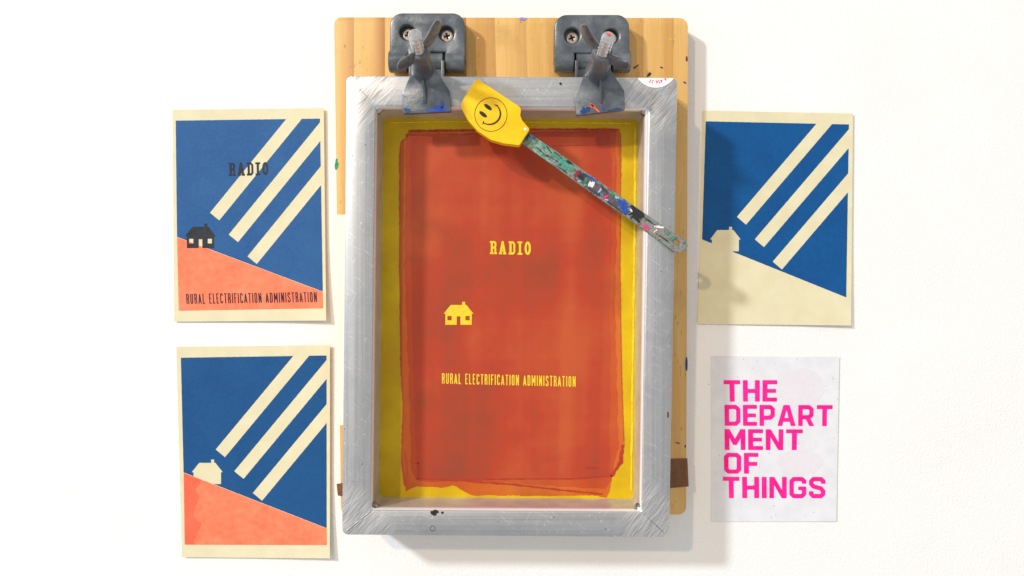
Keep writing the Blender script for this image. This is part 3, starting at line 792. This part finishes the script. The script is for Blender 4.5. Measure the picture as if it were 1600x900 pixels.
    for k in range(nth * 2 + 1):
        s = k / (nth * 2); pts.append((nb + ax * (L * .97 * s), .0047 if k % 2 == 0 else .0037))
    pts += [(nb + ax * (L * .975), .0045), (vt, .0037)]
    bt = lathe('bolt', pts, M['steel'], t, 28)
    zjf = lambda x, y: zj(y) + .00025
    def jin(X, Y): return sd_poly(X, Y, jo) + 1.0
    for i, (x, y, a, b, an, m) in enumerate(paint):
        r = max(a, b) * 1.6
        sheet('paint_splash', [(lambda X, Y, x=x, y=y, a=a, b=b, an=an, i=i: np.maximum(sd_ell(X, Y, x, y, a, b, an) + .4 * b * wob(X, Y, a * 1.4, i + 2), jin(X, Y)), (x - r, y - r, x + r, y + r), .4)], M[m], jw, zjf)
    if bolt_paint:
        sheet('paint_splash', [(lambda X, Y: np.maximum(sd_ell(X, Y, tip[0] + 1.5, tip[1] - 6, 4.5, 1.7, .35), np.hypot(X - tip[0], Y - tip[1]) - 8.2), (tip[0] - 9, tip[1] - 9, tip[0] + 9, tip[1] + 9), .3)], M['p_coral'], bt, flatz(ztip + .0004))
    return t

hinge_clamp('grey hinge clamp with bright blue paint along its jaw, nearer the spatula head',
    (609.5, 20, 726, 111), [(636, 50), (697, 52)], (637, 696.5, 81),
    tip=(647, 55), collar=(654, 80), base=(658.5, 103),
    jaw=[(649, 101), (677, 101), (702, 141), (705.5, 174.5), (629.5, 178), (627.5, 146)][::1], rib=((659.5, 108), (665, 162)),
    wingA=(681, 32), wingB=(624, 97),
    paint=[(686, 172, 20, 5, -.08, 'p_blue'), (691, 164, 2, 5, .1, 'p_blue'), (663.5, 150, 1.6, 8, .1, 'p_navy'), (694, 176.5, 9, 1.6, -.08, 'p_lime'), (668, 177.6, 16, 1.2, -.05, 'p_white'), (636, 172, 5, 3, .3, 'p_navy')])
hinge_clamp('grey hinge clamp with coral and navy paint on its jaw, nearer the sticker',
    (867, 22.5, 983, 112), [(894, 55), (955, 56)], (896.5, 956, 83),
    tip=(950.5, 59), collar=(942, 83), base=(934.5, 106),
    jaw=[(918, 106), (951, 104), (975.5, 142), (976.5, 171.5), (900.5, 180.5), (898, 152)], rib=((936, 111), (938.5, 163)),
    wingA=(916, 39), wingB=(981, 97),
    paint=[(931, 170, 13, 1.5, .75, 'p_coral'), (925, 165.5, 5, 2.2, -.1, 'p_coral'), (938, 162, 1.2, 2.4, 0, 'p_coral'), (942.5, 170, 1.4, 3.2, 0, 'p_blue'), (914, 173, 8, 5, -.5, 'p_navy'), (961, 172.5, 10, 3.4, -.1, 'p_navy'), (944, 177.5, 12, 1.3, -.12, 'p_white'), (917.5, 113, 2, 5, .5, 'p_white')],
    bolt_paint=True)

# ------------------------------------------------------------------ spatula
spat = thing('spatula', 'yellow silicone spatula with smiley face and paint-stained metal handle lying across the frame', 'spatula', P(900, 260, ZF1))
ZH0, ZH1 = .0567, .0668
ho = [(746.5, 124.5), (812, 168), (814, 173), (812.5, 181), (816, 189.5), (827.5, 202.5), (811.5, 227.5), (787, 224.5), (767, 219), (747, 205.5), (731.5, 188.5), (723, 173.5), (720.2, 164.5), (724.5, 155), (743, 126.5)]
ho = round_poly(ho, [5, 7, 4, 5, 8, 3, 4, 20, 20, 20, 20, 14, 8, 9, 5], 5)
head = bm_mesh('silicone_head', prism_bm(px_loop(ho, .0648), ZH0, ZH1, bevel=.0022, seg=4), M['silicone'], spat, smooth_angle=.8)
zs = flatz(ZH1 + .00015); FC = (767, 179)
sheet('face_outline', [(lambda X, Y: np.abs(np.hypot((X - FC[0]) / 1.0, (Y - FC[1]) / 1.04) - 25.2) - .42, (738, 149, 796, 209), .45)], M['print_black'], head, zs)
for ex_, ey in ((762.5, 167.3), (754.8, 178.6)):
    sheet('eye', [(lambda X, Y: sd_ell(X, Y, ex_, ey, 7.2, 3.0, .66), (ex_ - 9, ey - 9, ex_ + 9, ey + 9), .4)], M['print_black'], head, zs)
arc = []
for k in range(19):
    a = math.radians(-52 + 175 * k / 18); arc.append((764.5 + 17.4 * math.cos(a) , 177.6 + 16.8 * math.sin(a)))
def smile(X, Y):
    d = np.full(X.shape, 1e9)
    for k in range(18):
        d = np.minimum(d, sd_seg(X, Y, arc[k], arc[k + 1]) - (.65 + .75 * math.sin(math.pi * (k + .5) / 18)))
    for c, an in ((arc[0], .2), (arc[-1], 1.9)):
        d = np.minimum(d, sd_seg(X, Y, (c[0] - 2.2 * math.cos(an), c[1] - 2.2 * math.sin(an)), (c[0] + 2.2 * math.cos(an), c[1] + 2.2 * math.sin(an))) - .75)
    return d
sheet('mouth', [(smile, (742, 152, 790, 204), .4)], M['print_black'], head, zs)
blob('hanging_dot', 820.5, 201.5, 2.1, 2.1, 0, M['white'], head, ZH1 + .0001, 1, .05, .3)
# handle: strip of steel, resting on the right frame bar
Zh = .0592
up = [(822, 204), (870, 236.5), (915, 268), (960, 299.5), (1004, 330.5), (1040, 356), (1066, 372)]
lo = [(1049, 390), (1026, 373), (998, 353), (947, 317.5), (900, 284.5), (871, 263), (811, 221)]
end = [(1072, 376.5), (1075, 382.5), (1073.5, 389), (1067.5, 393.5), (1060, 394.5), (1054, 393)]
hole = [(1056.8 + 6.2 * math.cos(a) * .85 + 4.4 * math.sin(a) * -.5, 379 + 6.2 * math.cos(a) * .52 + 4.4 * math.sin(a) * .85) for a in [2 * math.pi * k / 20 for k in range(20)]]
hb = bm_mesh('handle', prism_bm(px_loop(up + end + lo, Zh), ZF1 + .0006, Zh, [px_loop(hole, Zh)], bevel=.0005, seg=2), M['handle'], spat, smooth_angle=.6)
ax_h = math.atan2(178, 250)
hz = Zh + .0002
ho_in = up + end + lo
for i, (x, y, a, b, an, m) in enumerate([
    (858, 239, 36, 6.5, ax_h, 'p_tealgrey'), (884, 256, 14, 7, ax_h, 'p_teal'), (926, 290, 24, 8, ax_h, 'p_purplegrey'), (955, 311, 18, 7, ax_h, 'p_purplegrey'), (1022, 359, 26, 7, ax_h, 'p_taupe'),
    (846, 237, 12, 1.1, ax_h + .12, 'p_char'), (862, 247, 14, 1.0, ax_h - .1, 'p_char'), (873, 243, 9, .9, ax_h + .25, 'p_char'), (850, 229, 5, 1.0, ax_h + .9, 'p_char'), (880, 266, 9, 1.2, ax_h, 'p_char'), (866, 240, 1.0, 6, ax_h, 'p_char'),
    (930, 301, 16, 1.8, ax_h, 'p_char'), (962, 324, 18, 1.6, ax_h, 'p_char'), (909, 273, 9, 4, ax_h - .2, 'p_char'), (1014, 345, 11, 1.4, ax_h, 'p_char'), (1036, 372, 10, 1.3, ax_h, 'p_char'), (944, 296, 8, 2.4, ax_h + .2, 'p_char'), (932, 284, 7, 1.2, ax_h, 'p_teal'),
    (822, 212, 8, 5, ax_h + 1.57, 'p_navy'), (838, 219, 3, 2, 0, 'p_teal'), (834, 215, 1.4, 3.5, .3, 'p_blue'), (851, 228, 7, 2.2, ax_h, 'p_teal'), (849.5, 242, 2.4, 1.8, 0, 'p_green'), (858, 234, 9, .9, ax_h + .3, 'p_black'),
    (866, 252, 3.5, .9, -.8, 'p_lilac'), (875, 257, 2.2, 1, -.7, 'p_navy'), (889.5, 253.5, 5.5, 2.3, ax_h + .1, 'p_black'), (868, 244, 6, 3, ax_h, 'p_teal'), (882, 262, 5, 3, ax_h, 'p_teal'),
    (901.5, 271.5, 7.5, 3.2, -.9, 'p_crimson'), (900, 281, 4, 1.4, .9, 'p_crimson'), (908, 277, 5, 3.4, .5, 'p_black'), (916, 281, 4.6, 2, -1.1, 'p_green'), (905, 283, 3, 1.1, 0, 'p_ltblue'), (923, 277.5, 8.5, 1.4, ax_h, 'p_blue'), (914, 289, 4, 1.6, -.3, 'p_teal'),
    (924.5, 288, 5.2, 4.2, -.5, 'p_white'), (927, 284, 2, .9, .8, 'p_lilac'), (937, 298, 4, 1.7, -1, 'p_ltblue'), (941, 304, 3.4, 1.4, .2, 'p_teal'), (938, 293, 2, .8, 1, 'p_pink'), (936, 303, 2.8, 1.3, .6, 'p_navy'), (947, 307.3, 5.6, 1.9, -.5, 'p_pink'), (956, 303, 4.5, 1.9, 1.3, 'p_green'), (948, 312, 3, 1.2, .3, 'p_ltblue'),
    (952, 296, 3, .8, ax_h, 'p_crimson'), (964, 309, 4, 2, ax_h, 'p_ltblue'), (973.5, 321.5, 11.5, 6.2, 1.05, 'p_blue'), (976, 330, 5, 3.4, .6, 'p_blue'), (993, 333, 12.5, 8.4, 1.2, 'p_black'), (986, 328.5, 2.6, 1.3, .9, 'p_white'), (1000, 336, 5, 6, 1.2, 'p_black'),
    (1008.5, 354.3, 5.6, 2.2, .55, 'p_pink'), (1030, 354.5, 7.2, 2.2, .2, 'p_white'), (1024, 361, 4, 1, -.6, 'p_white'), (1018, 352, 3, 1, .5, 'p_lilac'), (1042, 364, 4, 2, ax_h, 'p_teal'), (1052.5, 371.8, 4.2, 1.3, -.15, 'p_green'), (1069, 379, 1.4, 1.7, 0, 'p_green'), (1050, 374, 2, 1.4, 0, 'p_teal')]):
    r = max(a, b) * 1.6
    sheet('paint_fleck', [(lambda X, Y: np.maximum(sd_ell(X, Y, x, y, a, b, an) + .45 * b * wob(X, Y, max(6, a * .8), i), np.maximum(sd_poly(X, Y, ho_in) + .8, -(sd_poly(X, Y, hole) - .6))), (x - r, y - r, x + r, y + r), .35)], M[m], hb, flatz(hz + .00001 * i))

# ------------------------------------------------------------------ the prints
def make_paper(name, label, cat, quad, lift, m, group=None):
    """sheet of paper; quad px TL,TR,BR,BL; lift(u,v) in metres"""
    q = [np.array(p, float) for p in quad]
    e1, e2 = q[1] - q[0], q[3] - q[0]; D = np.linalg.inv(np.array([[e1[0], e2[0]], [e1[1], e2[1]]]))
    def zf(x, y):
        u, v = D @ (np.array((x, y)) - q[0]); return .0004 + lift(float(u), float(v))
    t = thing(name, label, cat, P(*((q[0] + q[2]) / 2), 0), group)
    nu, nv = 26, 34; verts = []
    for dz in (0, -.00028):
        for j in range(nv + 1):
            for i in range(nu + 1):
                u, v = i / nu, j / nv
                p = (1 - v) * ((1 - u) * q[0] + u * q[1]) + v * ((1 - u) * q[3] + u * q[2]); z = zf(*p); w = P(p[0], p[1], z)
                verts.append((w[0], w[1], z + dz))
    N = (nu + 1) * (nv + 1); faces = []
    for j in range(nv):
        for i in range(nu):
            a = j * (nu + 1) + i; faces += [(a + nu + 1, a + nu + 2, a + 1, a), (N + a, N + a + 1, N + a + nu + 2, N + a + nu + 1)]
    rim = [i for i in range(nu + 1)] + [j * (nu + 1) + nu for j in range(1, nv + 1)] + [nv * (nu + 1) + i for i in range(nu - 1, -1, -1)] + [j * (nu + 1) for j in range(nv - 1, 0, -1)]
    for k in range(len(rim)): a, b = rim[k], rim[(k + 1) % len(rim)]; faces.append((a, b, N + b, N + a))
    bm = bmesh.new(); vs = [bm.verts.new(v) for v in verts]
    for f in faces: bm.faces.new([vs[i] for i in f])
    bm_mesh('paper_sheet', bm, m, t, smooth_angle=.6)
    return t, zf

def art(t, zf, tl, tr, gl, gr, br, bl, blue, coral=None, house='cut', heavy=False):
    """generic geometric print: blue field with plain diagonal bands, sloping ground and a small house"""
    Z = lambda k: (lambda x, y: zf(x, y) + .0001 * k)
    a = [np.array(p, float) for p in (tl, tr, gl, gr)]
    at = lambda u, v: tuple((1 - v) * ((1 - u) * a[0] + u * a[1]) + v * ((1 - u) * np.array((a[2][0], a[3][1])) + u * a[3]))
    hx, hy = at(.075, .775)[0], None
    panel = [tl, tr, gr, gl]
    bands = [(at(.34, .56), at(1.12, -.30), 11), (at(.40, .66), at(1.18, -.20), 11), (at(.46, .76), at(1.24, -.10), 11)]
    bands = [(at(.30 + .075 * k, .60 + .075 * k), at(.30 + .075 * k + .95, .60 + .075 * k - .95), 19) for k in (-.5, 1.2, 2.9)]
    W = tr[0] - tl[0]
    h0 = gl[0] + .055 * W; h1 = h0 + .215 * W
    yb = gl[1] + (gr[1] - gl[1]) * ((h0 + h1) / 2 - gl[0]) / (gr[0] - gl[0])
    hs = house_sdf(h0, yb - 33, h1, yb + 4, False)
    def fb(X, Y):
        d = sd_poly(X, Y, panel)
        for p, q, w in bands: d = np.maximum(d, -sd_butt(X, Y, p, q, w / 2 * 1.0))
        return np.maximum(d, -hs(X, Y)) + .12 * wob(X, Y, 9, 1)
    bx = (min(tl[0], gl[0]) - 2, min(tl[1], tr[1]) - 2, max(tr[0], gr[0]) + 2, gr[1] + 2)
    sheet('printed_sky', [(fb, bx, .6)], blue, t, Z(1))
    if coral:
        g = [(gl[0], gl[1] + .6), (gr[0], gr[1] + .6), br, bl]
        sheet('printed_ground', [(lambda X, Y: sd_poly(X, Y, g) + .12 * wob(X, Y, 9, 2), (min(gl[0], bl[0]) - 2, gl[1] - 2, max(gr[0], br[0]) + 2, max(bl[1], br[1]) + 2), .6)], coral, t, Z(1))
        if heavy:
            def st(X, Y):
                e = gl[0] + 20 + 7 * wob(X * .15, Y, 60, 3) + 3 * wob(X, Y, 18, 4) + .14 * np.maximum(0, (gl[1] + 60 - Y))
                return np.maximum(X - e, sd_poly(X, Y, g) + .8)
            sheet('ink_stain', [(st, (gl[0] - 2, gl[1] - 2, gl[0] + 70, max(bl[1], br[1]) + 2), .6)], M['coral_stain'], t, Z(1.6))
    if house == 'black':
        sheet('printed_house', [(house_sdf(h0, yb - 33, h1, yb + 4, True), (h0 - 3, yb - 38, h1 + 3, yb + 7), .5)], M['black_ink'], t, Z(2))
    return Z

grp = 'postcard prints laid out beside the frame'
sq = lambda x: max(0.0, x) ** 2
t1, z1 = make_paper('art_print', 'print with black lettering and a black house, above another print, left of frame', 'print', [(269.4, 171.4), (506, 169), (509.6, 500.8), (272.2, 502.6)],
    lambda u, v: .0030 * sq((v - .55) / .45) * (.45 + .55 * u) + .0022 * sq((u - .5) / .5), M['paper'], grp)
Z1 = art(t1, z1, (274.5, 188.5), (499.8, 185.3), (276.6, 370), (504.4, 455.6), (505, 481.8), (279.3, 485.6), M['blue_a'], M['coral'], 'black')
lettering('printed_lettering', 'RADIO', SL, M['black_ink'], t1, Z1(2.4), [(357, 254.5), (419, 253.2), (419.4, 273.4), (357.6, 275)], grow=0.0)
lettering('printed_lettering', 'RURAL ELECTRIFICATION ADMINISTRATION', TH, M['black_ink'], t1, Z1(2.4), [(290.5, 459), (494.5, 456), (495.5, 472), (291.5, 475)], cell=.035)
t2, z2 = make_paper('art_print', 'print without lettering and with a coral ground, below another print, left of frame', 'print', [(275.6, 542), (515.6, 539.4), (515.5, 872.5), (284.3, 870.6)],
    lambda u, v: .0030 * sq((v - .55) / .45) * (.5 + .5 * u) + .0026 * sq((u - .45) / .55) + .0008 * sq((.3 - u) / .3), M['paper'], grp)
art(t2, z2, (282.6, 559), (510.2, 555.4), (286.8, 738), (510.4, 825.3), (510.8, 851.8), (288.5, 851.2), M['blue_b'], M['coral'], 'cut', True)
t3, z3 = make_paper('art_print', 'print with only blue ink on cream paper, above the pink lettered card, right of frame', 'print', [(1098, 172.6), (1333, 177.4), (1330, 508.6), (1090, 506.2)],
    lambda u, v: .0022 * sq((v - .5) / .5) * (.4 + .6 * u) + .0016 * sq((u - .5) / .5), M['paper'], grp)
art(t3, z3, (1102.8, 189.5), (1326.5, 194.4), (1097, 374), (1322.3, 464.7), None, None, M['blue_c'])
t4, z4 = make_paper('lettered_card', 'small grey white card with bold pink lettering, right of frame', 'card', [(1111, 556.5), (1311.7, 558), (1306.8, 814.7), (1111.7, 815)],
    lambda u, v: .0007 * sq((u - .6) / .4) + .0004 * sq((v - .7) / .3), M['card'])
for cx, cy, rx, ry in ((1253, 606, 34, 30), (1250, 722, 36, 20)):
    sheet('faded_tint', [(lambda X, Y: sd_ell(X, Y, cx, cy, rx, ry) + 2 * wob(X, Y, 30, 2), (cx - 45, cy - 40, cx + 45, cy + 40), 1.0)], M['pale_pink'], t4, lambda x, y: z4(x, y) + .0001)
for txt, q in (('THE', [(1130.5, 594), (1214.5, 594), (1214, 627.5), (1131.5, 627.5)]), ('DEPART', [(1132, 632.5), (1301, 633), (1300.5, 665.8), (1132.5, 665.2)]),
               ('MENT', [(1132, 670.5), (1254.5, 670.8), (1254, 703.3), (1132.5, 703)]), ('OF', [(1131, 707.5), (1185, 707.8), (1185, 740.3), (1131.5, 740)]), ('THINGS', [(1129.5, 745), (1290, 745.3), (1289.5, 778.6), (1130, 778.2)])):
    lettering('printed_lettering', txt, BD, M['pink'], t4, lambda x, y: z4(x, y) + .00022, q, cell=.02)
